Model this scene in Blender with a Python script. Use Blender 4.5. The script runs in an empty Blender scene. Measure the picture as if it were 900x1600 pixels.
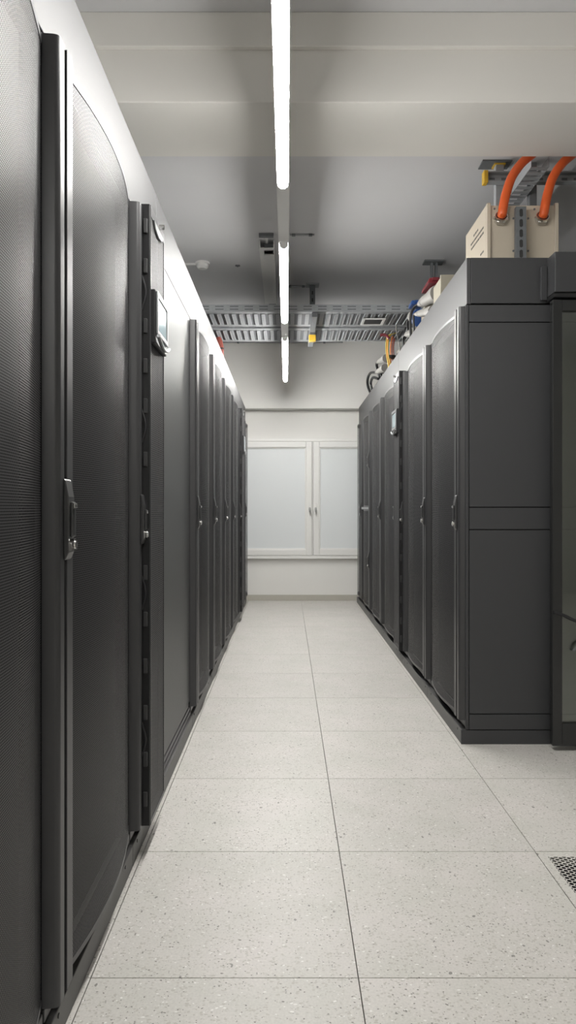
import bpy, bmesh, math, random
from mathutils import Vector, Matrix
random.seed(7)
scene = bpy.context.scene
COL = scene.collection

# ------------------------------------------------------------------ camera, world, exposure
CAM_Z, F, VX, VY = 1.055, 1137.0, 448.5, 793.0
cd = bpy.data.cameras.new('camera'); cam = bpy.data.objects.new('camera', cd); COL.objects.link(cam)
cam.location = (0, 0, CAM_Z); cam.rotation_euler = (math.pi / 2, 0, 0)
cd.sensor_fit = 'VERTICAL'; cd.sensor_height = 36.0; cd.lens = 36.0 * F / 1600.0
cd.shift_x = (450 - VX) / 1600.0; cd.shift_y = -(800 - VY) / 1600.0
cd.clip_start = 0.02
scene.camera = cam
w = bpy.data.worlds.new('world'); scene.world = w; w.use_nodes = True
w.node_tree.nodes['Background'].inputs[0].default_value = (0.0, 0.0, 0.0, 1)
scene.view_settings.view_transform = 'Standard'; scene.view_settings.look = 'None'
scene.view_settings.gamma = 1.0; scene.view_settings.use_curve_mapping = False
scene.view_settings.exposure = 0.62
LAMP = 96.0

def at(px, py, Y):
    return Vector(((px - VX) * Y / F, Y, CAM_Z + (VY - py) * Y / F))

# ------------------------------------------------------------------ materials
MATS = {}
def _mat(name):
    m = bpy.data.materials.new(name); m.use_nodes = True
    nt = m.node_tree; b = nt.nodes['Principled BSDF']; MATS[name] = m
    return m, nt, b
def mat(name, col, rough=0.5, metal=0.0, spec=0.5, grain=0.04, gscale=60.0, bump=0.0, bscale=400.0, trans=0.0):
    """plain painted / metal / plastic surface with slight procedural mottling"""
    m, nt, b = _mat(name); N = nt.nodes; L = nt.links
    tc = N.new('ShaderNodeTexCoord'); nz = N.new('ShaderNodeTexNoise')
    nz.inputs['Scale'].default_value = gscale; nz.inputs['Detail'].default_value = 3
    L.new(tc.outputs['Object'], nz.inputs['Vector'])
    mr = N.new('ShaderNodeMapRange'); mr.inputs[3].default_value = 1 - grain; mr.inputs[4].default_value = 1 + grain
    L.new(nz.outputs[0], mr.inputs[0])
    mx = N.new('ShaderNodeVectorMath'); mx.operation = 'SCALE'; mx.inputs[0].default_value = col[:3]
    L.new(mr.outputs[0], mx.inputs['Scale']); L.new(mx.outputs[0], b.inputs['Base Color'])
    b.inputs['Roughness'].default_value = rough; b.inputs['Metallic'].default_value = metal
    b.inputs['Specular IOR Level'].default_value = spec
    if bump:
        n2 = N.new('ShaderNodeTexNoise'); n2.inputs['Scale'].default_value = bscale
        L.new(tc.outputs['Object'], n2.inputs['Vector'])
        bp = N.new('ShaderNodeBump'); bp.inputs['Strength'].default_value = bump; bp.inputs['Distance'].default_value = 0.001
        L.new(n2.outputs[0], bp.inputs['Height']); L.new(bp.outputs[0], b.inputs['Normal'])
    return m
def perforate(m, a, b_, r, axes=('X', 'Z'), lim=None):
    """staggered round holes cut (transparent) through a sheet, pattern in object space metres"""
    nt = m.node_tree; N = nt.nodes; L = nt.links
    tc = N.new('ShaderNodeTexCoord'); sp = N.new('ShaderNodeSeparateXYZ'); L.new(tc.outputs['Object'], sp.inputs[0])
    def M(op, x, y=None, z=None):
        n = N.new('ShaderNodeMath'); n.operation = op
        for i, v in enumerate((x, y, z)):
            if v is None: continue
            if isinstance(v, (int, float)): n.inputs[i].default_value = v
            else: L.new(v, n.inputs[i])
        return n.outputs[0]
    def lattice(off):
        out = []
        for ax, p in ((axes[0], a), (axes[1], b_)):
            q = M('ADD', M('DIVIDE', sp.outputs[ax], p), off + 500.0)
            out.append(M('MULTIPLY', M('SUBTRACT', M('FRACT', q), 0.5), p))
        return M('SQRT', M('ADD', M('MULTIPLY', out[0], out[0]), M('MULTIPLY', out[1], out[1])))
    d = M('MINIMUM', lattice(0.0), lattice(0.5))
    hole = M('LESS_THAN', d, r)
    if lim:
        for ax, lo, hi in lim:
            hole = M('MULTIPLY', hole, M('MULTIPLY', M('GREATER_THAN', sp.outputs[ax], lo), M('LESS_THAN', sp.outputs[ax], hi)))
    tr = N.new('ShaderNodeBsdfTransparent'); mx = N.new('ShaderNodeMixShader')
    out = N['Material Output']
    L.new(hole, mx.inputs[0]); L.new(N['Principled BSDF'].outputs[0], mx.inputs[1]); L.new(tr.outputs[0], mx.inputs[2])
    L.new(mx.outputs[0], out.inputs['Surface'])
    return m

PAINT = (0.040, 0.040, 0.042)
mat('rack_paint', PAINT, 0.36, 0.0, 0.5, 0.03, bump=0.10, bscale=900)
mat('header_paint', (0.056, 0.056, 0.058), 0.50, 0.0, 0.45, 0.02, bump=0.10, bscale=900)
mat('panel_paint', (0.058, 0.059, 0.061), 0.46, 0.0, 0.75, 0.02, bump=0.10, bscale=900)
mat('end_paint', (0.050, 0.051, 0.054), 0.5, 0.0, 0.4, 0.02, bump=0.10, bscale=900)
mat('plinth_paint', (0.085, 0.084, 0.083), 0.45, 0.0, 0.5, 0.02)
mat('cavity', (0.012, 0.012, 0.014), 0.7, 0, 0.2)
perforate(mat('door_mesh', (0.060, 0.059, 0.061), 0.42, 0.0, 0.55, 0.0), 0.0050, 0.0092, 0.00195)
perforate(mat('cooler_mesh', (0.062, 0.061, 0.063), 0.48, 0.0, 1.0, 0.0), 0.0090, 0.0130, 0.0029)
mat('black_plastic', (0.014, 0.014, 0.015), 0.35, 0, 0.5)
mat('handle_grey', (0.045, 0.045, 0.046), 0.33, 0.0, 0.5)
mat('chrome', (0.75, 0.74, 0.72), 0.18, 1.0)
mat('silver_trim', (0.38, 0.39, 0.40), 0.35, 0.6)
mat('handle_nickel', (0.45, 0.45, 0.44), 0.4, 0.3)
mat('screen', (0.30, 0.40, 0.44), 0.12, 0.0, 0.3)
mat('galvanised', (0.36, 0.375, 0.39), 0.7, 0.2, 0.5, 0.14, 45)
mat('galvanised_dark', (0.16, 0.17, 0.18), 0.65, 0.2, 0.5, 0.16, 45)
mat('yellow_cap', (0.72, 0.45, 0.04), 0.45)
mat('cream_metal', (0.52, 0.46, 0.37), 0.45, 0.0, 0.4, 0.02)
mat('cream_plastic', (0.44, 0.41, 0.33), 0.5, 0.0, 0.4, 0.03)
mat('print_black', (0.03, 0.03, 0.03), 0.7)
mat('orange_sleeve', (0.70, 0.11, 0.02), 0.38, 0.0, 0.5, 0.06, 25)
mat('orange_cable', (0.75, 0.22, 0.04), 0.45)
mat('yellow_cable', (0.72, 0.55, 0.08), 0.45)
mat('red_cable', (0.24, 0.05, 0.035), 0.5)
mat('black_cable', (0.018, 0.018, 0.02), 0.45)
mat('grey_plug', (0.34, 0.33, 0.31), 0.5)
mat('red_plug', (0.20, 0.022, 0.032), 0.4)
mat('blue_plug', (0.03, 0.09, 0.30), 0.4)
mat('white_metal', (0.80, 0.80, 0.79), 0.35, 0.0, 0.5, 0.01)
mat('ceiling_paint', (0.66, 0.66, 0.675), 0.8, 0, 0.3, 0.03, 3)
mat('beam_paint', (0.74, 0.725, 0.69), 0.75, 0, 0.3, 0.02, 3)
mat('wall_paint', (0.87, 0.86, 0.83), 0.6, 0, 0.4, 0.015, 4)
mat('room_paint', (0.70, 0.69, 0.66), 0.8, 0, 0.3, 0.02, 4)
mat('sash_paint', (0.88, 0.875, 0.85), 0.35, 0, 0.5, 0.01)
mat('frosted_pane', (0.82, 0.85, 0.86), 0.28, 0, 0.5, 0.01, 3)
mat('baseboard_paint', (0.52, 0.50, 0.44), 0.4, 0, 0.5, 0.03)
mat('detector_white', (0.80, 0.80, 0.79), 0.5)
mat('plenum', (0.02, 0.02, 0.02), 0.9)
mat('frame_black', (0.020, 0.021, 0.021), 0.22, 0, 0.6, 0.02)

m, nt, b = _mat('lamp_diffuser')
b.inputs['Base Color'].default_value = (0.9, 0.9, 0.9, 1)
b.inputs['Emission Color'].default_value = (1.0, 0.985, 0.95, 1); b.inputs['Emission Strength'].default_value = LAMP

# clear door pane: see-through with a coated, mildly mirroring face
m, nt, b = _mat('door_glass'); N = nt.nodes; L = nt.links
tr = N.new('ShaderNodeBsdfTransparent'); tr.inputs[0].default_value = (0.80, 0.83, 0.80, 1)
gl = N.new('ShaderNodeBsdfGlossy'); gl.inputs['Roughness'].default_value = 0.04; gl.inputs[0].default_value = (0.95, 0.97, 0.93, 1)
lw = N.new('ShaderNodeFresnel'); lw.inputs['IOR'].default_value = 2.1
mx = N.new('ShaderNodeMixShader'); L.new(lw.outputs[0], mx.inputs[0]); L.new(tr.outputs[0], mx.inputs[1]); L.new(gl.outputs[0], mx.inputs[2])
L.new(mx.outputs[0], N['Material Output'].inputs['Surface'])

# speckled vinyl floor tile
def tile_mat(name):
    m, nt, b = _mat(name); N = nt.nodes; L = nt.links
    tc = N.new('ShaderNodeTexCoord'); oi = N.new('ShaderNodeObjectInfo')
    sc = N.new('ShaderNodeMath'); sc.operation = 'MULTIPLY'; sc.inputs[1].default_value = 37.0; L.new(oi.outputs['Random'], sc.inputs[0])
    cb = N.new('ShaderNodeCombineXYZ'); L.new(sc.outputs[0], cb.inputs[0]); L.new(sc.outputs[0], cb.inputs[1])
    ad = N.new('ShaderNodeVectorMath'); L.new(tc.outputs['Object'], ad.inputs[0]); L.new(cb.outputs[0], ad.inputs[1])
    wn = N.new('ShaderNodeTexNoise'); wn.inputs['Scale'].default_value = 55; wn.inputs['Detail'].default_value = 2; L.new(ad.outputs[0], wn.inputs['Vector'])
    ws = N.new('ShaderNodeVectorMath'); ws.operation = 'SCALE'; ws.inputs['Scale'].default_value = 0.012; L.new(wn.outputs['Color'], ws.inputs[0])
    vec = N.new('ShaderNodeVectorMath'); L.new(ad.outputs[0], vec.inputs[0]); L.new(ws.outputs[0], vec.inputs[1])
    def M(op, x, y):
        n = N.new('ShaderNodeMath'); n.operation = op
        for i, v in enumerate((x, y)):
            if isinstance(v, (int, float)): n.inputs[i].default_value = v
            else: L.new(v, n.inputs[i])
        return n.outputs[0]
    def chips(scale, frac, size, stretch):
        mp = N.new('ShaderNodeMapping'); mp.inputs['Scale'].default_value = (1, stretch, 1); L.new(vec.outputs[0], mp.inputs['Vector'])
        v = N.new('ShaderNodeTexVoronoi'); v.inputs['Scale'].default_value = scale; L.new(mp.outputs[0], v.inputs['Vector'])
        s = N.new('ShaderNodeSeparateColor'); L.new(v.outputs['Color'], s.inputs[0])
        pick = M('GREATER_THAN', s.outputs[0], 1 - frac)
        near = M('LESS_THAN', v.outputs['Distance'], M('MULTIPLY', s.outputs[1], size))
        return M('MULTIPLY', pick, near)
    big = N.new('ShaderNodeTexNoise'); big.inputs['Scale'].default_value = 5; big.inputs['Detail'].default_value = 3; L.new(ad.outputs[0], big.inputs['Vector'])
    r0 = N.new('ShaderNodeValToRGB'); r0.color_ramp.elements[0].position = 0.35; r0.color_ramp.elements[1].position = 0.68
    r0.color_ramp.elements[0].color = (0.600, 0.588, 0.548, 1); r0.color_ramp.elements[1].color = (0.655, 0.625, 0.598, 1); L.new(big.outputs[0], r0.inputs[0])
    fine = N.new('ShaderNodeTexNoise'); fine.inputs['Scale'].default_value = 170; fine.inputs['Detail'].default_value = 2; L.new(ad.outputs[0], fine.inputs['Vector'])
    fr = N.new('ShaderNodeMapRange'); fr.inputs[1].default_value = 0.3; fr.inputs[2].default_value = 0.7; fr.inputs[3].default_value = 0.93; fr.inputs[4].default_value = 1.06; L.new(fine.outputs[0], fr.inputs[0])
    tint = N.new('ShaderNodeMapRange'); tint.inputs[3].default_value = 0.97; tint.inputs[4].default_value = 1.03; L.new(oi.outputs['Random'], tint.inputs[0])
    k = M('MULTIPLY', fr.outputs[0], tint.outputs[0])
    s0 = N.new('ShaderNodeVectorMath'); s0.operation = 'SCALE'; L.new(r0.outputs[0], s0.inputs[0]); L.new(k, s0.inputs['Scale'])
    cur = s0.outputs[0]
    for fac, colr in ((chips(140, 0.40, 0.65, 1.3), (0.50, 0.48, 0.44)), (chips(120, 0.10, 0.5, 1.6), (0.80, 0.79, 0.76)),
                      (chips(80, 0.06, 0.33, 0.6), (0.27, 0.26, 0.24)), (chips(190, 0.12, 0.5, 1.2), (0.22, 0.21, 0.19))):
        mx = N.new('ShaderNodeMix'); mx.data_type = 'RGBA'; L.new(fac, mx.inputs[0]); L.new(cur, mx.inputs[6]); mx.inputs[7].default_value = (*colr, 1)
        cur = mx.outputs[2]
    L.new(cur, b.inputs['Base Color']); b.inputs['Roughness'].default_value = 0.42; b.inputs['Specular IOR Level'].default_value = 0.4
    return m
tile_mat('vinyl_tile')
perforate(tile_mat('vent_tile'), 0.025, 0.0165, 0.0062, ('X', 'Y'), (('X', -0.272, 0.272), ('Y', -0.266, 0.266)))

# ------------------------------------------------------------------ mesh helpers
class MB:
    def __init__(s): s.v = []; s.f = []
    def add(s, vs, fs):
        o = len(s.v); s.v += [tuple(p) for p in vs]; s.f += [tuple(i + o for i in f) for f in fs]; return s
    def box(s, x0, x1, y0, y1, z0, z1):
        return s.add([(x0,y0,z0),(x1,y0,z0),(x1,y1,z0),(x0,y1,z0),(x0,y0,z1),(x1,y0,z1),(x1,y1,z1),(x0,y1,z1)],
                     [(0,3,2,1),(4,5,6,7),(0,1,5,4),(1,2,6,5),(2,3,7,6),(3,0,4,7)])
    def prism(s, poly, axis, a, b):
        """closed polygon of 2-D points extruded along axis from a to b (axis 'z': (x,y); 'x': (y,z); 'y': (x,z))"""
        def P(p, t): return {'z': (p[0], p[1], t), 'x': (t, p[0], p[1]), 'y': (p[0], t, p[1])}[axis]
        n = len(poly)
        return s.add([P(p, a) for p in poly] + [P(p, b) for p in poly],
                     [tuple(range(n)), tuple(range(2*n-1, n-1, -1))] + [(i, (i+1) % n, n+(i+1) % n, n+i) for i in range(n)])
    def tube(s, pts, r, n=10, r2=None, cap=True):
        pts = [Vector(p) for p in pts]; m = len(pts); vs = []; fs = []
        up = Vector((0.13, 0.31, 1)).normalized()
        for i, p in enumerate(pts):
            t = (pts[min(i+1, m-1)] - pts[max(i-1, 0)]).normalized()
            a = t.cross(up)
            if a.length < 1e-3: a = t.cross(Vector((1, 0, 0)))
            a.normalize(); bb = t.cross(a); up = a.cross(t)
            rr = r[i] if isinstance(r, (list, tuple)) else r
            for k in range(n):
                q = 2 * math.pi * k / n; vs.append(p + a * math.cos(q) * rr + bb * math.sin(q) * rr)
        for i in range(m-1):
            for k in range(n): fs.append((i*n+k, i*n+(k+1) % n, (i+1)*n+(k+1) % n, (i+1)*n+k))
        if cap: fs += [tuple(range(n-1, -1, -1)), tuple((m-1)*n+k for k in range(n))]
        return s.add(vs, fs)
    def cyl(s, p, q, r, n=20, r2=None): return s.tube([p, q], [r, r if r2 is None else r2], n)
    def build(s, name, m, parent=None, smooth=False, bevel=0.0, loc=None, kind=None, label=None):
        me = bpy.data.meshes.new(name); me.from_pydata(s.v, [], s.f)
        bm = bmesh.new(); bm.from_mesh(me); bmesh.ops.recalc_face_normals(bm, faces=bm.faces[:]); bm.to_mesh(me); bm.free()
        me.materials.append(MATS[m])
        if smooth:
            for p in me.polygons: p.use_smooth = True
            me.set_sharp_from_angle(angle=math.radians(40))
        o = bpy.data.objects.new(name, me); COL.objects.link(o)
        if parent: o.parent = parent
        if loc: o.location = loc
        if kind: o['kind'] = kind
        if label: o['label'] = label
        if bevel:
            md = o.modifiers.new('bevel', 'BEVEL'); md.width = bevel; md.segments = 2; md.limit_method = 'ANGLE'
        return o
def tag(o, label, cat, group=None):
    o['label'] = label; o['category'] = cat
    if group: o['group'] = group
    return o
def thing(name, label, cat, loc=(0, 0, 0), rz=0.0, group=None):
    o = bpy.data.objects.new(name, None); COL.objects.link(o); o.empty_display_size = 0.05
    o.location = loc; o.rotation_euler = (0, 0, rz); return tag(o, label, cat, group)
def piece(name, me, parent, loc):
    o = bpy.data.objects.new(name, me); COL.objects.link(o); o.parent = parent; o.location = loc; return o
def spline(P, n=8):
    P = [Vector(p) for p in P]; Q = [P[0]] + P + [P[-1]]; out = []
    for i in range(1, len(Q) - 2):
        p0, p1, p2, p3 = Q[i-1:i+3]
        for k in range(n):
            t = k / n
            out.append(0.5 * (2*p1 + (p2-p0)*t + (2*p0-5*p1+4*p2-p3)*t*t + (3*p1-p0-3*p2+p3)*t**3))
    return out + [P[-1]]

# ------------------------------------------------------------------ the room shell
CEIL, WALL_Y = CAM_Z + 1.865, 8.27
XL, XR, YR = -1.66, 3.70, -2.568
ST = 'structure'
fl = MB().box(XL, XR, YR, WALL_Y, -0.42, -0.32).build('floor', 'plenum', kind=ST)
me_tile = None; vent = None
G = 0.00125; TX0, TY0 = 0.16, 1.632
i = 0
for cx in range(-3, 6):
    for cy in range(-7, 12):
        x0, y0 = TX0 + 0.6*cx, TY0 + 0.6*cy
        if me_tile is None:
            t = MB().prism([(-.3+G, -.3+G), (.3-G, -.3+G), (.3-G, .3-G), (-.3+G, .3-G)], 'z', -0.03, 0.0)
            o = t.build('floor_tile', 'vinyl_tile', fl, loc=(x0+.3, y0+.3, 0)); me_tile = o.data
        elif (cx, cy) == (1, 0):
            t = MB(); t.add([(-.3+G, -.3+G, 0), (.3-G, -.3+G, 0), (.3-G, .3-G, 0), (-.3+G, .3-G, 0)], [(0, 1, 2, 3)])
            e = .298
            for (a, b2, c, d) in ((-e, e, -e, -e+.02), (-e, e, e-.02, e), (-e, -e+.02, -e+.02, e-.02), (e-.02, e, -e+.02, e-.02)): t.box(a, b2, c, d, -0.03, -0.002)
            o = t.build('perforated_floor_tile', 'vent_tile', fl, loc=(x0+.3, y0+.3, 0), label='perforated vent tile with rows of small black holes')
        else:
            o = piece('floor_tile', me_tile, fl, (x0+.3, y0+.3, 0))
CEIL2 = CAM_Z + 1.985     # the bay on the camera's side of the beam is a little higher
cl = MB().box(XL-.1, XR+.1, 3.1, WALL_Y+.2, CEIL, CEIL+.2).build('ceiling', 'ceiling_paint', kind=ST)
MB().box(XL-.1, XR+.1, YR-.1, 3.1, CEIL2, CEIL+.2).build('front_bay', 'ceiling_paint', cl)
MB().box(XL-.1, XR+.1, WALL_Y, WALL_Y+.1, -.42, CEIL).build('wall_back', 'wall_paint', kind=ST)
MB().box(XL-.1, XL, YR-.1, WALL_Y, -.42, CEIL2).build('wall_left', 'room_paint', kind=ST)
MB().box(XR, XR+.1, YR-.1, WALL_Y, -.42, CEIL2).build('wall_right', 'room_paint', kind=ST)
MB().box(XL, XR, YR-.1, YR, -.42, CEIL2).build('wall_front', 'room_paint', kind=ST)
# boxed beams under the ceiling, the nearer one only just in frame
BEAM = CAM_Z + 1.635
MB().box(XL, XR, 2.937, 3.392, BEAM, CEIL2).build('trim_1', 'beam_paint', kind=ST, bevel=0.004)
MB().box(XL, XR, 2.912, 2.937, CAM_Z+1.845, CEIL2).build('trim_2', 'beam_paint', kind=ST, bevel=0.004)
MB().box(XL, XR, 8.135, WALL_Y, CAM_Z+1.108, CEIL).build('trim_3', 'wall_paint', kind=ST, bevel=0.003)
MB().box(XL, XR, WALL_Y-.015, WALL_Y, 0, .065).build('baseboard_back', 'baseboard_paint', kind=ST, bevel=0.003)

# two frosted window sashes in the back wall
def window(name, x0, x1, handle_x):
    z0, z1 = 0.512, 1.803; Y = WALL_Y
    r = bpy.data.objects.new(name, None); COL.objects.link(r); r.location = ((x0+x1)/2, Y, z0); r['kind'] = ST
    def B(*a): return a
    fw = 0.068; cx = (x0+x1)/2
    a, b2, h = x0-cx, x1-cx, z1-z0
    for (p, q, s, t) in ((a, a+fw, 0, h), (b2-fw, b2, 0, h), (a+fw, b2-fw, 0, fw), (a+fw, b2-fw, h-fw, h)):
        MB().box(p, q, -.045, 0, s, t).build('sash_rail', 'sash_paint', r, bevel=0.006)
    for (p, q, s, t) in ((a+fw, a+fw+.012, fw, h-fw), (b2-fw-.012, b2-fw, fw, h-fw), (a+fw+.012, b2-fw-.012, fw, fw+.012), (a+fw+.012, b2-fw-.012, h-fw-.012, h-fw)):
        MB().box(p, q, -.034, 0, s, t).build('glazing_bead', 'sash_paint', r, bevel=0.003)
    MB().box(a+fw+.012, b2-fw-.012, -.022, 0, fw+.012, h-fw-.012).build('pane', 'frosted_pane', r)
    hx = handle_x - cx; hz = 1.055 - z0
    hd = MB().box(hx-.013, hx+.013, -.053, -.045, hz-.045, hz+.045).build('handle_plate', 'sash_paint', r, bevel=0.003)
    hm = MB(); hm.cyl((hx, -.053, hz-.015), (hx, -.085, hz-.015), .009); hm.tube([(hx, -.085, hz+.0), (hx, -.09, hz-.02), (hx, -.088, hz-.05)], [.010, .013, .009], 12)
    hm.build('handle', 'handle_nickel', hd, smooth=True)
window('window_1', -0.64, 0.283, 0.256)
window('window_2', 0.297, 1.22, 0.322)
f4 = MB()
f4.box(-.70, 1.28, WALL_Y-.03, WALL_Y, 1.806, 1.84); f4.box(-.70, 1.28, WALL_Y-.048, WALL_Y, .475, .508)
f4.box(-.70, -.645, WALL_Y-.03, WALL_Y, .508, 1.806); f4.box(1.225, 1.28, WALL_Y-.03, WALL_Y, .508, 1.806); f4.box(.285, .295, WALL_Y-.02, WALL_Y, .508, 1.806)
f4.build('trim_4', 'sash_paint', kind=ST, bevel=0.004)

# ------------------------------------------------------------------ light line
LX, LH = -0.017, CAM_Z + 1.32
def luminaire(y0, y1, x, label, group):
    t = thing('led_batten', label, 'light', (x, (y0+y1)/2, LH), 0, group); L = (y1-y0)/2
    MB().prism([(-.0235, -.001), (-.0218, -.001), (-.0218, .006), (.0218, .006), (.0218, -.001), (.0235, -.001), (.0235, .05), (.018, .058), (-.018, .058), (-.0235, .05)], 'y', -L, L).build('housing', 'white_metal', t)
    prof = [(-.0214, .004), (-.0214, -.006), (-.0185, -.016), (-.012, -.022), (-.005, -.0245), (.005, -.0245), (.012, -.022), (.0185, -.016), (.0214, -.006), (.0214, .004)]
    MB().prism(prof, 'y', -L+.012, L-.012).build('diffuser', 'lamp_diffuser', t)
    for s in (-1, 1): MB().prism([(-.0216, .005), (-.0216, -.0065), (-.0195, -.017), (-.008, -.026), (.008, -.026), (.0195, -.017), (.0216, -.0065), (.0216, .005)], 'y', s*L-s*.012, s*L).build('end_cap', 'white_metal', t)
    return t
luminaire(1.40, 2.965, LX, 'long glowing LED batten nearest the camera under the front beam', 'LED battens in a line over the aisle')
luminaire(3.63, 5.13, LX, 'middle glowing LED batten ending at the cable trays', 'LED battens in a line over the aisle')
luminaire(5.66, 7.51, LX, 'far glowing LED batten between the cable trays and back wall', 'LED battens in a line over the aisle')
luminaire(-2.3, -0.65, LX, 'unseen LED batten added behind the camera for fill, continuing the aisle light line', 'LED battens in a line over the aisle')  # out of view, added as fill light in step with the row
t = thing('light_trunking', 'white trunking rail carrying the line of LED battens', 'rail', (LX, 3.3, LH))
for (a, b2) in ((-2.3, 3.63), (3.63, 7.51)):
    p = MB(); p.box(-.027, .027, a-3.3, b2-3.3, .0585, .068); p.box(-.027, -.025, a-3.3, b2-3.3, .030, .0585); p.box(.025, .027, a-3.3, b2-3.3, .030, .0585)
    p.build('rail_section', 'white_metal', t)
MB().box(-.0245, .0245, 2.967-3.3, 3.628-3.3, .010, .058).build('blank_cover', 'white_metal', t)
MB().box(-.0245, .0245, 5.132-3.3, 5.658-3.3, .010, .058).build('blank_cover', 'white_metal', t)
for y, top in ((0.2, CEIL2), (3.1, BEAM), (4.6, CEIL), (7.2, CEIL)):
    MB().cyl((0, y-3.3, .068), (0, y-3.3, top-LH), .003, 8).build('suspension_rod', 'galvanised', t)

# ------------------------------------------------------------------ racks
XLH, XRH = -0.465, 0.800          # planes of the header panels over the two rows
DB, DT, HZ = 0.108, 1.955, CAM_Z + 1.112
def P(s, u, d): return (s*u, -d)
def row_box(mb, s, u0, u1, d0, d1, z0, z1):
    a, b2 = sorted((s*u0, s*u1)); return mb.box(a, b2, -d1, -d0, z0, z1)
def row_prism(mb, s, poly, z0, z1): return mb.prism([P(s, u, d) for u, d in poly], 'z', z0, z1)
def put(name, label, cat, side, y, group=None):
    s = 1 if side == 'L' else -1
    return thing(name, label, cat, ((XLH if s > 0 else XRH), y, 0), s*math.pi/2, group), s
def kick(t, s, w, side):
    d = 0.013 if side == 'L' else 0.024
    row_box(MB(), s, 0, w, -.06, d, 0, .063).build('kick_plate', 'plinth_paint', t, bevel=0.002)
    row_box(MB(), s, .004, w-.004, -.03, .004, .074, .1).build('bottom_rail', 'rack_paint', t, bevel=0.002)
    for u in (.06, w-.1):
        sc = MB(); sc.cyl((s*u, -d, .05), (s*u, -d-.002, .05), .005, 10); sc.build('screw', 'black_plastic', t)
def cabinet(t, s, w, depth=1.05):
    c = MB(); row_box(c, s, .003, w-.003, -depth, -.032, .02, 1.96); c.build('cabinet', 'cavity', t)
    p = MB()
    row_box(p, s, .003, w-.003, -.032, -.002, 1.935, 1.96); row_box(p, s, .003, .03, -.032, -.002, .1, 1.935); row_box(p, s, w-.03, w-.003, -.032, -.002, .1, 1.935)
    p.build('front_frame', 'cavity', t)
def bar(t, s, u0=0.0):
    poly = [(u0, 0), (u0+.003, .022), (u0+.0045, .0265), (u0+.0075, .0300), (u0+.011, .0318), (u0+.015, .032), (u0+.036, .032), (u0+.036, 0)]
    row_prism(MB(), s, poly, DB-.004, DT).build('door_bar', 'rack_paint', t, smooth=True)
def handle(t, s, u, zc=1.032, big=0.160):
    h = big/2; base = .032
    prof = [(zc+h, base), (zc+h-.004, base+.004), (zc+h-.036, base+.010), (zc-h+.016, base+.010), (zc-h+.002, base+.004), (zc-h, base)]
    hm = MB(); hm.prism([(-d, z) for z, d in prof], 'x', *sorted((s*(u-.017), s*(u+.022))))
    H = hm.build('handle', 'handle_grey', t, bevel=0.002)
    lv = MB(); row_box(lv, s, u-.006, u+.018, base+.010, base+.015, zc-h+.045, zc+h-.046); lv.build('lever', 'handle_grey', H, bevel=0.003)
    row_box(MB(), s, u-.004, u+.016, base+.015, base+.018, zc+h-.058, zc+h-.049).build('lever_lip', 'chrome', H, bevel=0.001)
    row_box(MB(), s, u+.001, u+.011, base+.0145, base+.0156, zc-.03, zc+.02).build('slot', 'black_plastic', H)
    k = MB(); v = s*(u+.006); k.cyl((v, -(base+.009), zc-h+.030), (v, -(base+.017), zc-h+.030), .012, 20); k.cyl((v, -(base+.017), zc-h+.030), (v, -(base+.019), zc-h+.030), .008, 20)
    k.build('lock', 'chrome', H, smooth=True)
def arc(u, u0, u1, d0=.018, bulge=.030):
    q = (u-u0)/(u1-u0); return d0*(1-q) + .001*q + bulge * 4*q*(1-q)
def mesh_door(t, s, w, z0, z1, u0=.088):
    u1 = w - .006; n = 16
    us = [u0 + (u1-u0)*k/n for k in range(n+1)]
    lip = .013
    mb = MB(); vs = []
    for u in us: x, y = P(s, u, arc(u, u0, u1)); vs += [(x, y, z0+lip), (x, y, z1-lip)]
    mb.add(vs, [(2*k, 2*k+2, 2*k+3, 2*k+1) for k in range(n)])
    o = mb.build('mesh_panel', 'door_mesh', t, smooth=True)
    poly = [(u, arc(u, u0, u1)+.0012) for u in us] + [(u, arc(u, u0, u1)-.0012) for u in reversed(us)]
    cap = [(u, arc(u, u0, u1)-.0014) for u in us] + [(u1, -.006), (u0, -.006)]
    for a, b2 in ((z0, z0+.003), (z1-.003, z1)): row_prism(MB(), s, cap, a, b2).build('door_cap', 'cavity', t)
    for a, b2 in ((z0, z0+lip), (z1-lip, z1)): row_prism(MB(), s, poly, a, b2).build('door_edge', 'rack_paint', t, smooth=True)
def rack(side, y, w, label, split=False, group=None):
    t, s = put('server_rack', label, 'server rack', side, y, group)
    cabinet(t, s, w); kick(t, s, w, side); bar(t, s)
    row_prism(MB(), s, [(.049, 0), (.049, .0325), (.050, .0335), (.086, .0335), (.088, .0315), (.088, 0)], DB, DT-.002).build('door_stile', 'rack_paint', t, smooth=True)
    if split:
        mesh_door(t, s, w, DB+.006, 1.035); mesh_door(t, s, w, 1.062, DT-.012)
        row_box(MB(), s, .09, w-.006, .0, .034, 1.037, 1.060).build('middle_rail', 'silver_trim', t, bevel=0.003)
        handle(t, s, .047, 1.50); handle(t, s, .047, .56)
    else:
        mesh_door(t, s, w, DB+.006, DT-.012); handle(t, s, .047)
    return t, s
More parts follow.
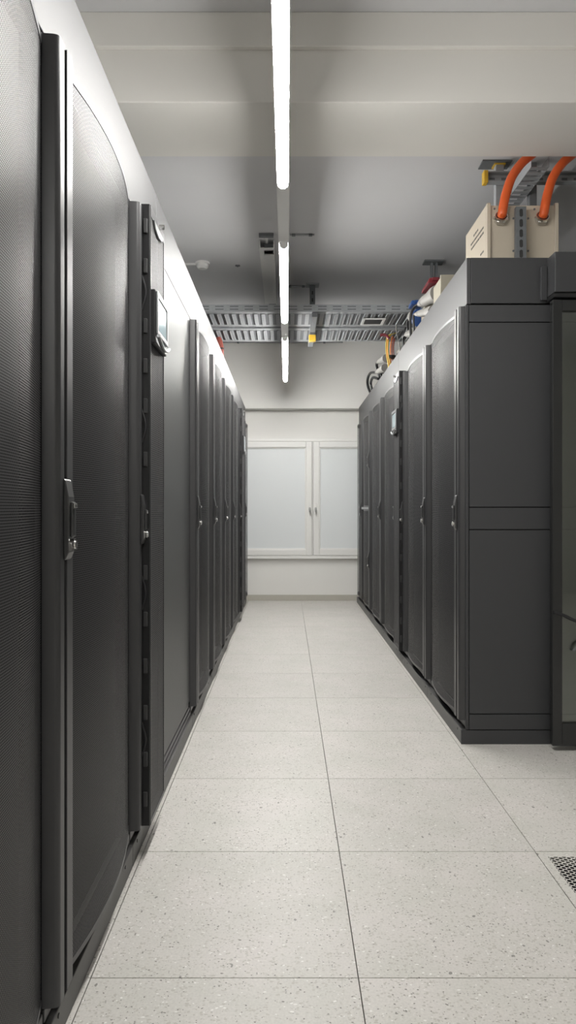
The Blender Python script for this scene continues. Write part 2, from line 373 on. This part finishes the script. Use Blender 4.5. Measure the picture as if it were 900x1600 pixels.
def cooler(side, y, label, w=0.30, disp=True):
    t, s = put('row_cooler', label, 'cooling unit', side, y, 'slim coolers between the racks')
    cabinet(t, s, w); kick(t, s, w, side); bar(t, s)
    z0, z1 = .098, 1.968
    # side cheek of the door that stands proud, with hinge blocks in the shadow gap
    row_box(MB(), s, .052, .060, .006, .052, z0, z1).build('door_cheek', 'black_plastic', t, bevel=0.001)
    for k, z in enumerate((1.90, 1.78, 1.60, 1.48, 1.36, 1.20, .86, .72, .58, .44, .30, .18)):
        hb = MB(); row_box(hb, s, .044, .052, .034, .046, z-.022, z+.022); hb.build('hinge_block', 'handle_grey', t, bevel=0.002)
    for z in (1.70, 1.30, .80, .36):
        c = MB(); c.tube(spline([(s*.046, -.030, z+.05), (s*.045, -.042, z), (s*.046, -.030, z-.05)], 5), .003, 6); c.build('cable_loop', 'black_cable', t, smooth=True)
    mb = MB(); x0, y0 = P(s, .062, .052); x1, y1 = P(s, w-.004, .052)
    mb.add([(x0, y0, z0+.012), (x1, y1, z0+.012), (x1, y1, z1-.03), (x0, y0, z1-.03)], [(0, 1, 2, 3)]); mb.build('mesh_panel', 'cooler_mesh', t)
    e = MB(); row_box(e, s, .060, .066, .030, .054, z0, z1); row_box(e, s, w-.006, w, .0, .054, z0, z1)
    row_box(e, s, .066, w-.006, .030, .054, z0, z0+.012); row_box(e, s, .066, w-.006, .030, .054, z1-.032, z1); e.build('door_edge', 'rack_paint', t)
    row_box(MB(), s, .066, w-.006, .028, .034, z0+.012, z1-.032).build('door_backing', 'cavity', t)
    b2 = MB(); xx = s*(w*.62)
    b2.prism([(s*.10, z1-.030), (s*.125, z1-.048), (s*.18, z1-.056), (s*.235, z1-.048), (s*.26, z1-.030)], 'y', -.058, -.054); b2.build('badge', 'silver_trim', t)
    k = MB(); k.cyl((s*.205, -.054, z1-.012), (s*.205, -.07, z1-.012), .008, 14); k.build('door_key', 'chrome', t, smooth=True)
    zc = 1.64
    if disp:
        D = row_box(MB(), s, .075, w-.02, .05, .066, zc-.085, zc+.08).build('display', 'black_plastic', t, bevel=0.004)
        f = MB()
        for (a, c2, p, q) in ((.082, .098, zc-.055, zc+.076), (w-.042, w-.026, zc-.055, zc+.076), (.098, w-.042, zc+.058, zc+.076), (.098, w-.042, zc-.055, zc-.04)):
            row_box(f, s, a, c2, .066, .072, p, q)
        f.build('bezel', 'silver_trim', D, bevel=0.002)
        row_box(MB(), s, .112, w-.05, .066, .069, zc-.036, zc+.054).build('screen', 'screen', D)
        c = MB(); N2 = 8
        pts = [(s*(.08 + (w-.104)*k/N2), -.074, zc-.062-.022*math.sin(math.pi*k/N2)) for k in range(N2+1)]
        c.tube(pts, .006, 8); c.build('grip', 'silver_trim', D, smooth=True)
    handle(t, s, .030, 1.02, .15)
    return t

RK = 'server racks lining the aisle'
LP = [1.379, 2.135, 2.437, 3.479, 4.27, 5.05, 5.817, 6.624, 6.926, 7.50, 8.10]
rack('L', 0.62, LP[0]-.62-.002, 'nearest server rack on the left, only its mesh door edge in frame', group=RK)
rack('L', LP[0], LP[1]-LP[0]-.002, 'large left server rack between the nearest rack and the first slim cooler', group=RK)
cooler('L', LP[1], 'slim perforated cooling unit with display, beside the smooth blank panel on the left', LP[2]-LP[1]-.002)
names = ['first left server rack beyond the smooth blank panel', 'second left server rack beyond the smooth blank panel',
         'third left server rack beyond the smooth blank panel', 'fourth left server rack beyond the blank panel, before the far cooler']
for k in range(4): rack('L', LP[3+k], LP[4+k]-LP[3+k]-.002, names[k], group=RK)
cooler('L', LP[7], 'far slim cooling unit in the left row near the back wall', LP[8]-LP[7]-.002)
rack('L', LP[8], LP[9]-LP[8]-.002, 'left server rack just past the far left cooler', group=RK)
rack('L', LP[9], LP[10]-LP[9], 'last left server rack against the back wall', group=RK)
# blank section
t, s = put('blanking_section', 'smooth charcoal blank panel closing the left row beside the slim cooler', 'panel', 'L', LP[2])
bw = LP[3]-LP[2]-.003
c = MB(); row_box(c, s, 0, bw, -.30, -.012, .02, 1.96); c.build('cabinet', 'cavity', t)
row_box(MB(), s, .004, bw, -.012, .0, .128, 1.9595).build('blank_panel', 'panel_paint', t, bevel=0.0015)
row_box(MB(), s, 0, bw, -.06, .013, 0, .063).build('kick_plate', 'plinth_paint', t, bevel=0.002)
for z, d in ((.068, .004), (.088, .000), (.108, -.003)):
    row_box(MB(), s, 0, bw, -.03, d, z, z+.015).build('bottom_rail', 'rack_paint', t, bevel=0.002)

RP = [3.24, 4.025, 4.80, 5.10, 5.945, 6.77, 7.50, 8.10]
r1, s1 = rack('R', RP[0]+.012, RP[1]-RP[0]-.014, 'nearest right server rack at the row end with charcoal side panels', group=RK)
rack('R', RP[1], RP[2]-RP[1]-.002, 'second right server rack, just before the right cooler', group=RK)
cooler('R', RP[2], 'slim perforated cooling unit with display in the right row', RP[3]-RP[2]-.002)
rack('R', RP[3], RP[4]-RP[3]-.002, 'right server rack just past the right cooler', group=RK)
rack('R', RP[4], RP[5]-RP[4]-.002, 'right server rack between the one past the cooler and the split-door rack', group=RK)
rack('R', RP[5], RP[6]-RP[5]-.002, 'right server rack with a split upper and lower mesh door', split=True, group=RK)
rack('R', RP[6], RP[7]-RP[6], 'last right server rack against the back wall', group=RK)
# end panels of the right row (parts of its first rack); local u<0 is towards the camera, depth d<0 goes away from the aisle
DEP = -1.22
for z0, z1, nm in ((1.882, 1.957, 'side_panel'), (1.058, 1.878, 'side_panel'), (.958, 1.054, 'side_panel'), (.137, .954, 'side_panel'), (.066, .133, 'side_panel')):
    row_box(MB(), s1, -.012, .0, DEP, -.012, z0, z1).build(nm, 'end_paint', r1, bevel=0.0015)
row_box(MB(), s1, -.013, .0, -.009, .004, .066, 1.957).build('corner_post', 'end_paint', r1, bevel=0.0015)
row_box(MB(), s1, -.010, .0, DEP, .024, 0, .062).build('end_plinth', 'end_paint', r1, bevel=0.0015)
row_box(MB(), s1, -.004, .0, DEP, .0, .02, 1.96).build('side_backing', 'cavity', r1)

# header panels: upright strips over the rows, about two metres each
def header(side, y0, y1, label, end=False):
    t, s = put('header_panel', label, 'panel', side, y0, 'header panels above the racks')
    w = y1 - y0 - .003
    row_box(MB(), s, 0, w, -.018, 0, 1.962, HZ).build('face', 'header_paint', t, bevel=0.0015)
    fl_ = MB(); row_box(fl_, s, 0, w, -.06, -.018, HZ-.004, HZ); fl_.build('top_fold', 'header_paint', t)
    if end:
        row_box(MB(), s, -.002, .012, DEP, -.0185, 1.964, HZ).build('end_face', 'end_paint', t, bevel=0.0015)
        row_box(MB(), s, .012, .775, DEP, -.06, HZ-.008, HZ-.001).build('top_plate', 'end_paint', t)
    return t, s
header('L', 0.62, 2.59, 'nearest header strip above the left racks')
h2, s = header('L', 2.59, 4.58, 'second header strip above the left racks, over the blank panel')
header('L', 4.58, 6.58, 'third header strip above the left racks')
header('L', 6.58, 8.10, 'last header strip above the left racks, at the back wall')
header('R', RP[0], 5.22, 'nearest header strip above the right racks, wrapping the row end', True)
header('R', 5.22, 7.20, 'middle header strip above the right racks')
header('R', 7.20, 8.10, 'last header strip above the right racks, at the back wall')

# ------------------------------------------------------------------ sliding glass door and its track at the right row end
YD = 3.155
t = thing('sliding_door', 'black framed sliding glass door hanging in front of the right row end', 'door', (1.18, YD, 0))
DW, DZ0, DZ1 = 1.05, .022, 1.955
for (a, b2, z0, z1, nm) in ((0, .042, DZ0, DZ1, 'stile'), (DW-.042, DW, DZ0, DZ1, 'stile'), (.042, DW-.042, DZ0, DZ0+.098, 'bottom_rail'), (.042, DW-.042, DZ1-.048, DZ1, 'top_rail')):
    MB().box(a-.03, b2-.03, -.005, .030, z0, z1).build(nm, 'frame_black', t, bevel=0.002)
MB().box(.012, DW-.072, .008, .016, DZ0+.098, DZ1-.048).build('pane', 'door_glass', t)
c = MB(); c.tube(spline([(-.026, -.009, .602), (.02, -.010, .588), (.08, -.010, .560), (.25, -.010, .50), (.55, -.010, .44)], 6), .007, 8)
c.build('dark_diagonal', 'black_cable', t, smooth=True)  # thin dark diagonal drawn across the door frame and pane
g = MB(); g.tube(spline([(.062, -.004, .435), (.072, -.018, .452), (.09, -.016, .47), (.12, -.004, .48)], 6), .006, 8); g.build('door_hook', 'galvanised_dark', t, smooth=True)
t = thing('door_track', 'dark boxed track above the sliding glass door', 'track', (1.15, YD, 1.97))
MB().box(.0, 1.6, -.03, .070, .012, .185).build('cover', 'end_paint', t, bevel=0.004)
MB().box(.0, 1.6, -.02, .070, -.008, .010).build('runner', 'black_plastic', t, bevel=0.002)
MB().box(-.03, -.002, .055, .071, .0, .15).build('bracket', 'end_paint', t, bevel=0.002)

# ------------------------------------------------------------------ cream power box on the right row, glands, orange sleeved cables
ROOF = HZ
bx0, bx1, by0, by1, bz1 = 0.948, 1.288, 3.46, 3.86, CAM_Z + 1.445
t = thing('power_box', 'cream metal power box with two cable glands on the right rack roof', 'box', (bx0, by0, ROOF))
W_, D_, H_ = bx1-bx0, by1-by0, bz1-ROOF
MB().box(0, W_, .012, D_, 0, H_-.004).build('body', 'cream_metal', t, bevel=0.002)
MB().box(.012, W_-.012, .0, .012, .004, H_-.010).build('front_plate', 'cream_metal', t, bevel=0.001)
for a in (0, W_-.018): MB().box(a, a+.018, -.012, .012, 0, H_).build('flange', 'cream_metal', t, bevel=0.003)
gl_x = (.066, .262)
for gx in gl_x:
    gz = 1.365 + CAM_Z - ROOF
    ax = Vector((0, -.86, .5)).normalized(); p0 = Vector((gx, .006, gz))
    g = MB(); g.cyl(p0, p0+ax*.016, .036, 6); g.cyl(p0+ax*.016, p0+ax*.030, .031, 20); g.build('cable_gland', 'chrome', t)
    g = MB(); g.cyl(p0+ax*.0301, p0+ax*.0310, .026, 20); g.build('gland_seal', 'black_plastic', t)
for (sx, sz) in ((.038, .308), (.128, .262), (.128, .108), (.198, .262), (.228, .306), (.198, .108), (.325, .05)):
    q = MB(); q.cyl((sx, .0, sz), (sx, -.003, sz), .005, 10); q.build('rivet', 'galvanised_dark', t)
pr = MB()
for r_, (z_, n_) in enumerate(((.262, 5), (.235, 13), (.21, 12), (.12, 3))):
    y_ = .05 + (.10 if r_ == 0 else 0)
    for k in range(n_):
        L_ = random.uniform(.008, .022)
        pr.box(-.0006, .0004, y_, y_+L_, z_, z_+.010); y_ += L_+.006
pr.build('printed_text', 'print_black', t)
for k, (gx, tx) in enumerate(((gl_x[0], 838), (gl_x[1], 903))):
    A = Vector((bx0+gx, by0+.006, 1.365+CAM_Z)) + Vector((0, -.86, .5)).normalized()*.0315
    ax = Vector((0, -.86, .5)).normalized()
    pts = [A, A+ax*.012, A+Vector((.006, -.012, .045)), A+Vector((.020, -.004, .10)), A+Vector((.055, .02, .19)), A+Vector((.115, .055, .275)), A+Vector((.20, .09, .36)), Vector((A.x+.25, A.y+.10, CEIL-.001))]
    o = MB().tube(spline(pts, 10), .0215, 18).build('orange_cable', 'orange_sleeve', smooth=True)
    tag(o, ('thick orange sleeved cable rising from the left gland of the cream power box', 'thick orange sleeved cable rising from the right gland of the cream power box')[k], 'cable', 'orange cables of the power box')
# slotted strut standing in front of the box

t = thing('slotted_strut', 'upright slotted steel strut in front of the cream power box', 'strut', (1.098, 3.415, ROOF))
q = MB(); q.box(-.024, .024, -.003, .0, 0, .30); q.box(-.024, -.021, .0, .024, 0, .30); q.box(.021, .024, .0, .024, 0, .30); q.build('channel', 'galvanised_dark', t)
for k in range(6):
    z = .03+.048*k
    q = MB(); pts = [(.0085*math.cos(a), z+(.010 if math.sin(a) > 0 else -.010)+.0085*math.sin(a)) for a in [i*math.pi/6 for i in range(12)]]
    q.prism(pts, 'y', -.0036, -.0030); q.build('slot', 'print_black', t)
# ceiling strut frame behind
t = thing('ceiling_strut', 'galvanised strut frame with yellow end cap under the ceiling, above the power box', 'strut', (1.149, 3.95, CEIL))
MB().box(-.10, .06, -.05, .05, -.008, 0).build('base_plate', 'galvanised_dark', t, bevel=0.002)
MB().box(-.022, .022, -.022, .022, -.75, -.008).build('hanger', 'galvanised', t, bevel=0.003)
MB().box(.160, .200, -.022, .022, -.60, 0).build('hanger', 'galvanised_dark', t, bevel=0.003)
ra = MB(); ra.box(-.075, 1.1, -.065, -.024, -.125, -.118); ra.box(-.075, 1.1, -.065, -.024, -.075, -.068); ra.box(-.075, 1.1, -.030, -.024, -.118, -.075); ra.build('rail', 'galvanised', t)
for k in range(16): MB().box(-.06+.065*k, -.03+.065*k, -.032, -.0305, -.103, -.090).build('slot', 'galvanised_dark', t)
MB().box(-.098, -.075, -.068, -.022, -.130, -.063).build('end_cap', 'yellow_cap', t, bevel=0.003)
MB().box(-.03, .03, -.03, .03, -.014, -.008).build('yellow_washer', 'yellow_cap', t)
# perforated channel running along the row above the box
t = thing('cable_channel', 'galvanised perforated channel running along above the orange cables', 'cable tray', (1.252, 3.60, CAM_Z+1.685))
for x in (-.045, .042): MB().box(x, x+.003, 0, 1.2, 0, .05).build('side', 'galvanised', t)
for k in range(22): MB().box(-.042, .042, .006+.055*k, .036+.055*k, 0, .003).build('rung', 'galvanised', t)

# ------------------------------------------------------------------ cable trays across the aisle
TZ = CAM_Z + 1.505
def tray(y0, y1, label):
    t = thing('cable_tray', label, 'cable tray', (0, y0, TZ), 0, 'cable trays crossing the aisle')
    D = y1-y0; a, b2 = -1.25, 1.70
    for y in (0, D-.003):
        MB().box(a, b2, y, y+.003, 0, .055).build('side_rail', 'galvanised', t)
    for y in (.003, D-.063): MB().box(a, b2, y, y+.060, 0, .002).build('bottom_strip', 'galvanised', t)
    for z in (.018, .040):
        q = MB().box(0, .065, -.0012, .0, -.004, .004).build('slot', 'galvanised_dark', t, loc=(a+.02, 0, z))
        for k in range(1, 26): piece('slot', q.data, t, (a+.02+.113*k, 0, z))
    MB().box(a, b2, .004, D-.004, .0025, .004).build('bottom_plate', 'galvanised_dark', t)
    me = None; n = int((b2-a)/.0575)
    for k in range(n):
        x = a+.03+.0575*k
        if me is None:
            q = MB(); q.box(-.0135, .0135, .062, D-.062, -.004, .002); q.box(-.0165, -.0135, .07, D-.07, -.008, .002)
            me = q.build('rung', 'galvanised', t, loc=(x, 0, 0)).data
        else: piece('rung', me, t, (x, 0, 0))
    return t
t1 = tray(5.59, 6.055, 'near galvanised cable tray crossing above the aisle')
tray(6.12, 6.60, 'far galvanised cable tray crossing above the aisle')
q = MB(); X0 = .60
for (a, b2, c, d) in ((X0, X0+.18, .16, .18), (X0, X0+.18, .34, .36), (X0, X0+.02, .18, .34), (X0+.16, X0+.18, .18, .34)): q.box(a, b2, c, d, -.016, -.008)
q.build('outlet_frame', 'white_metal', t1); MB().box(X0+.02, X0+.16, .18, .34, -.012, -.008).build('outlet_opening', 'black_plastic', t1)
# hangers
t = thing('tray_hanger', 'galvanised slotted hanger with yellow end cap holding the cable trays', 'hanger', (.212, 6.088, CEIL))
MB().box(-.055, .055, -.05, .05, -.012, 0).build('base_plate', 'galvanised', t, bevel=0.002)
MB().box(-.022, .022, -.022, .022, -.45, -.012).build('post', 'galvanised_dark', t, bevel=0.003)
for k in range(5): MB().box(-.006, .006, -.0235, -.022, -.09-.06*k, -.06-.06*k).build('slot', 'print_black', t)
MB().box(-.022, .022, -.52, .53, -.405, -.372).build('arm', 'galvanised_dark', t, bevel=0.003)
MB().box(-.028, .028, -.028, .028, -.475, -.425).build('end_cap', 'yellow_cap', t, bevel=0.003)
t = thing('tray_hanger', 'ceiling hanger with dark base plate above the right rack plugs', 'hanger', (1.11, 5.52, CEIL))
MB().box(-.075, .075, -.05, .05, -.012, 0).build('base_plate', 'galvanised_dark', t, bevel=0.002)
for x in (-.022, .012): MB().box(x, x+.018, -.02, .02, -.75, -.012).build('post', 'galvanised_dark', t, bevel=0.002)

# ceiling clutter
t = thing('smoke_detector', 'small round smoke detector on the ceiling above the left racks', 'detector', (-.643, 5.54, CEIL))
q = MB(); q.cyl((0, 0, -.015), (0, 0, 0), .055, 24); q.build('base', 'detector_white', t, smooth=True)
q = MB(); q.tube([(0, 0, -.015), (0, 0, -.035), (0, 0, -.048)], [.046, .044, .030], 24); q.build('head', 'detector_white', t, smooth=True)
q = MB(); q.cyl((-.05, 0, -.012), (-.30, 0, -.012), .010, 10); q.build('conduit', 'detector_white', t, smooth=True)
t = thing('wire_clip', 'tiny grey clip on the ceiling between detector and channel', 'clip', (-.38, 5.6, CEIL))
MB().box(-.018, .018, -.012, .012, -.008, 0).build('plate', 'galvanised_dark', t, bevel=0.002); q = MB(); q.cyl((0, 0, -.014), (0, 0, -.008), .006, 10); q.build('screw', 'galvanised_dark', t)
t = thing('ceiling_channel', 'unlit grey-white metal channel fixed to the ceiling left of the lamps', 'channel', (-.142, 4.95, CEIL))
q = MB(); q.box(-.052, -.046, .12, 1.62, -.06, 0); q.box(.046, .052, .12, 1.62, -.06, 0); q.box(-.046, .046, .25, 1.50, -.06, -.054); q.box(-.046, .046, .12, .16, -.06, -.054); q.box(-.046, -.02, .16, .25, -.06, -.054)
q.build('channel', 'detector_white', t)
MB().box(-.05, .05, -.01, .03, -.02, 0).build('base_plate', 'galvanised_dark', t, bevel=0.002); MB().box(-.008, .008, .03, .14, -.02, -.004).build('stem', 'detector_white', t)
MB().box(-.02, .046, .165, .245, -.030, -.01).build('driver', 'galvanised_dark', t); MB().box(-.02, .046, 1.51, 1.60, -.05, -.01).build('driver', 'galvanised_dark', t)
for (x0, x1, y, r, lab) in ((.02, .185, 4.96, .006, 'thin conduit on the ceiling beside the blank light cover'), (-.0, .16, 6.11, .007, 'thin conduit on the ceiling beside the tray hanger'), (-.75, .62, 8.10, .016, 'long conduit at the top of the back beam behind the trays')):
    t = thing('conduit', lab, 'conduit', (x0, y, CEIL-r-.001))
    q = MB(); q.cyl((0, 0, 0), (x1-x0, 0, 0), r, 12); q.build('pipe', 'galvanised', t, smooth=True)
    for k in (0.15, 0.85): MB().box((x1-x0)*k-.012, (x1-x0)*k+.012, -r-.002, r+.002, -r-.002, r).build('saddle', 'galvanised_dark', t)

# ------------------------------------------------------------------ plugs and cables on the right rack roof
RZ = 1.963
def socket_box(x0, x1, y0, y1, z1, label):
    t = thing('outlet_box', label, 'box', (x0, y0, RZ), 0, 'outlet boxes on the right rack roof')
    MB().box(0, x1-x0, .012, y1-y0, 0, z1-RZ).build('body', 'cream_plastic', t, bevel=0.006)
    MB().box(-.006, x1-x0+.006, 0, .012, 0, z1-RZ+.006).build('lid', 'cream_plastic', t, bevel=0.003)
    return t
def plug(p, d, L, r, m, label, lever=None):
    """round industrial plug lying along d from its socket face p"""
    d = Vector(d).normalized(); p = Vector(p)
    t = thing('power_plug', label, 'plug', p, 0, 'plugs on the right rack roof')
    q = MB(); q.tube([(0, 0, 0), d*L*.16, d*L*.17, d*L*.30, d*L*.31], [r*1.25, r*1.25, r*1.08, r*1.08, r], 18); q.build('collar', m, t, smooth=True)
    q = MB(); q.tube([d*L*.31, d*L*.7, d*L*.8, d*L], [r*.95, r*.86, r*.6, r*.45], 18); q.build('body', 'grey_plug', t, smooth=True)
    q = MB(); q.tube([d*L*.78, d*L*.84], [r*.72, r*.72], 12); q.build('grip_nut', 'grey_plug', t, smooth=True)
    return t, p + d*L
def cable(pts, r, m, label, n=8, group='cables on the right rack roof'):
    o = MB().tube(spline(pts, 8), r, n).build('cable', m, smooth=True); tag(o, label, 'cable', group); return o
socket_box(.925, 1.10, 4.36, 4.60, 2.445, 'cream outlet box on the right rack roof behind the red plug')
socket_box(.965, 1.09, 5.06, 5.24, 2.475, 'cream outlet box on the right rack roof behind the blue plug')
def plug2(a, b, r, m, label):
    a, b = at(*a), at(*b); return plug(a, b-a, (b-a).length, r, m, label)[1]
def pcable(P_, r, m, label, group='cables on the right rack roof'):
    return cable([at(*p) for p in P_], r, m, label, 8, group)
e1 = plug2((685, 458, 4.63), (656, 475, 4.99), .044, 'grey_plug', 'large grey plug below the red flap on the right rack roof')
e2 = plug2((677, 486, 4.68), (650, 491, 5.00), .029, 'grey_plug', 'smaller grey plug below the large grey plug')
A = at(680, 439, 4.64)
t = thing('socket_flap', 'dark red socket flap above the large grey plug', 'socket flap', A)
MB().prism([(-.046, -.012), (-.036, .022), (.036, .022), (.046, -.012)], 'y', 0, .24).build('flap', 'red_plug', t, bevel=0.006); MB().box(-.02, .02, -.02, 0, .0, .018).build('hinge', 'red_plug', t)
e3 = plug2((657, 497, 5.26), (641, 494, 5.46), .052, 'blue_plug', 'blue collared plug on the right rack roof')
e4 = plug2((650, 519, 5.22), (634, 523, 5.50), .032, 'grey_plug', 'pale grey plug beneath the blue plug')
A = at(652, 471, 5.27)
t = thing('socket_flap', 'blue socket flap above the blue collared plug', 'socket flap', A)
MB().prism([(-.045, -.02), (-.04, .01), (.04, .01), (.045, -.02)], 'y', 0, .13).build('flap', 'blue_plug', t, bevel=0.006); MB().box(-.02, .02, -.015, 0, -.01, .006).build('hinge', 'blue_plug', t)
pcable([(656, 475, 4.995), (648, 479, 5.06), (642.5, 490, 5.10), (641, 508, 5.12), (642.5, 530, 5.14)], .010, 'black_cable', 'black cable bending down from the large grey plug')
pcable([(650, 489, 5.005), (646.5, 492, 5.04), (646, 500, 5.05), (648, 530, 5.05)], .008, 'black_cable', 'black cable bending down from the smaller grey plug')
pcable([(640.8, 494, 5.466), (638, 497, 5.53), (637, 512, 5.58), (640, 535, 5.6)], .010, 'black_cable', 'black cable bending down from the blue collared plug')
pcable([(634, 523, 5.505), (630.5, 526, 5.55), (630, 532, 5.57), (632, 550, 5.57)], .008, 'black_cable', 'black cable bending down from the pale grey plug')
# coloured bundle dropping from the far tray
BUN = [('yellow_cable', 604.5, 'leftmost thin yellow'), ('yellow_cable', 607.5, 'inner thin yellow'), ('orange_cable', 606, 'leftmost thin orange'),
       ('orange_cable', 610, 'middle thin orange'), ('red_cable', 613, 'inner thin dark red'), ('red_cable', 615.5, 'rightmost thin dark red')]
for k, (m, x, nm) in enumerate(BUN):
    j = random.uniform(-1.5, 1.5); Y = 6.30 + .035*k
    P_ = [(621-k*.8, 519.5+k*.2, Y-.02), (x+3+j, 525, Y), (x+j, 540, Y), (x+j*.3, 556, Y), (x+1-j, 572, Y), (x-1-j, 590, Y)]
    pcable(P_, .0052, m, nm + ' cable of the bundle dropping from the far tray', 'coloured cables dropping onto the right racks')
q = MB(); c = at(611, 558, 6.40); q.tube([c-Vector((0, 0, .012)), c+Vector((0, 0, .012))], .042, 14); tag(q.build('cable_tie', 'black_plastic', smooth=True), 'black tie around the coloured cable bundle', 'cable tie')
q = MB().tube(spline([at(*p) for p in ((594, 524, 6.22), (599, 523, 6.215), (604, 524.5, 6.21), (608, 529, 6.20))], 6), .013, 8); tag(q.build('cable', 'red_plug', smooth=True), 'short red cable at the edge of the far tray', 'cable')
pcable([(619, 508, 5.95), (620, 522, 6.0), (624, 540, 6.03), (626, 575, 6.03)], .005, 'grey_plug', 'thin pale cable hanging from the near tray')
pcable([(634, 511, 6.0), (630, 526, 6.02), (630, 545, 6.03), (636, 570, 6.03)], .007, 'black_cable', 'thin black cable hanging from the near tray')
f1 = plug2((632, 546, 6.12), (621, 552, 6.42), .030, 'grey_plug', 'grey plug behind the coloured cable bundle')
f2 = plug2((604, 560, 6.75), (590, 566, 7.05), .032, 'grey_plug', 'upper grey plug at the far end of the right rack roof')
f3 = plug2((602, 575, 6.78), (588, 582, 7.0), .032, 'grey_plug', 'lower grey plug at the far end of the right rack roof')
pcable([(590, 566, 7.055), (588.5, 570, 7.12), (591, 580, 7.16), (596, 600, 7.16)], .013, 'black_cable', 'black cable looping from the upper far grey plug')
pcable([(600, 585, 7.04), (596, 578, 7.05), (596, 588, 7.06), (601, 600, 7.06)], .011, 'black_cable', 'short black cable between the two far grey plugs')
pcable([(587.8, 582, 7.01), (579, 583, 7.35), (574.5, 592, 7.5), (575, 604, 7.55), (581, 620, 7.55), (582, 630, 7.55)], .013, 'black_cable', 'outer black cable looping from the lower far grey plug')
pcable([(591, 592, 7.02), (583, 590, 7.2), (579.5, 597, 7.36), (580.5, 606, 7.38), (585.5, 620, 7.38), (587, 630, 7.38)], .013, 'black_cable', 'inner black cable looping from the lower far grey plug')
# red sleeve dropping from tray to the left racks
t = thing('red_cable_drop', 'red cable bundle dropping from the far tray behind the left racks', 'cable', (-.60, 6.42, TZ))
q = MB(); q.tube(spline([(-.02, 0, -.014), (.0, 0, -.06), (.012, 0, -.14), (.015, 0, -.30), (.01, 0, -.52)], 6), [.036]*6+[.034]*6+[.030]*6+[.028]*7, 12); q.build('sleeve', 'red_cable', t, smooth=True)
for z in (-.10, -.22): 
    q = MB(); q.cyl((.010, 0, z), (.011, 0, z-.014), .034, 14); q.build('tie', 'black_plastic', t, smooth=True)
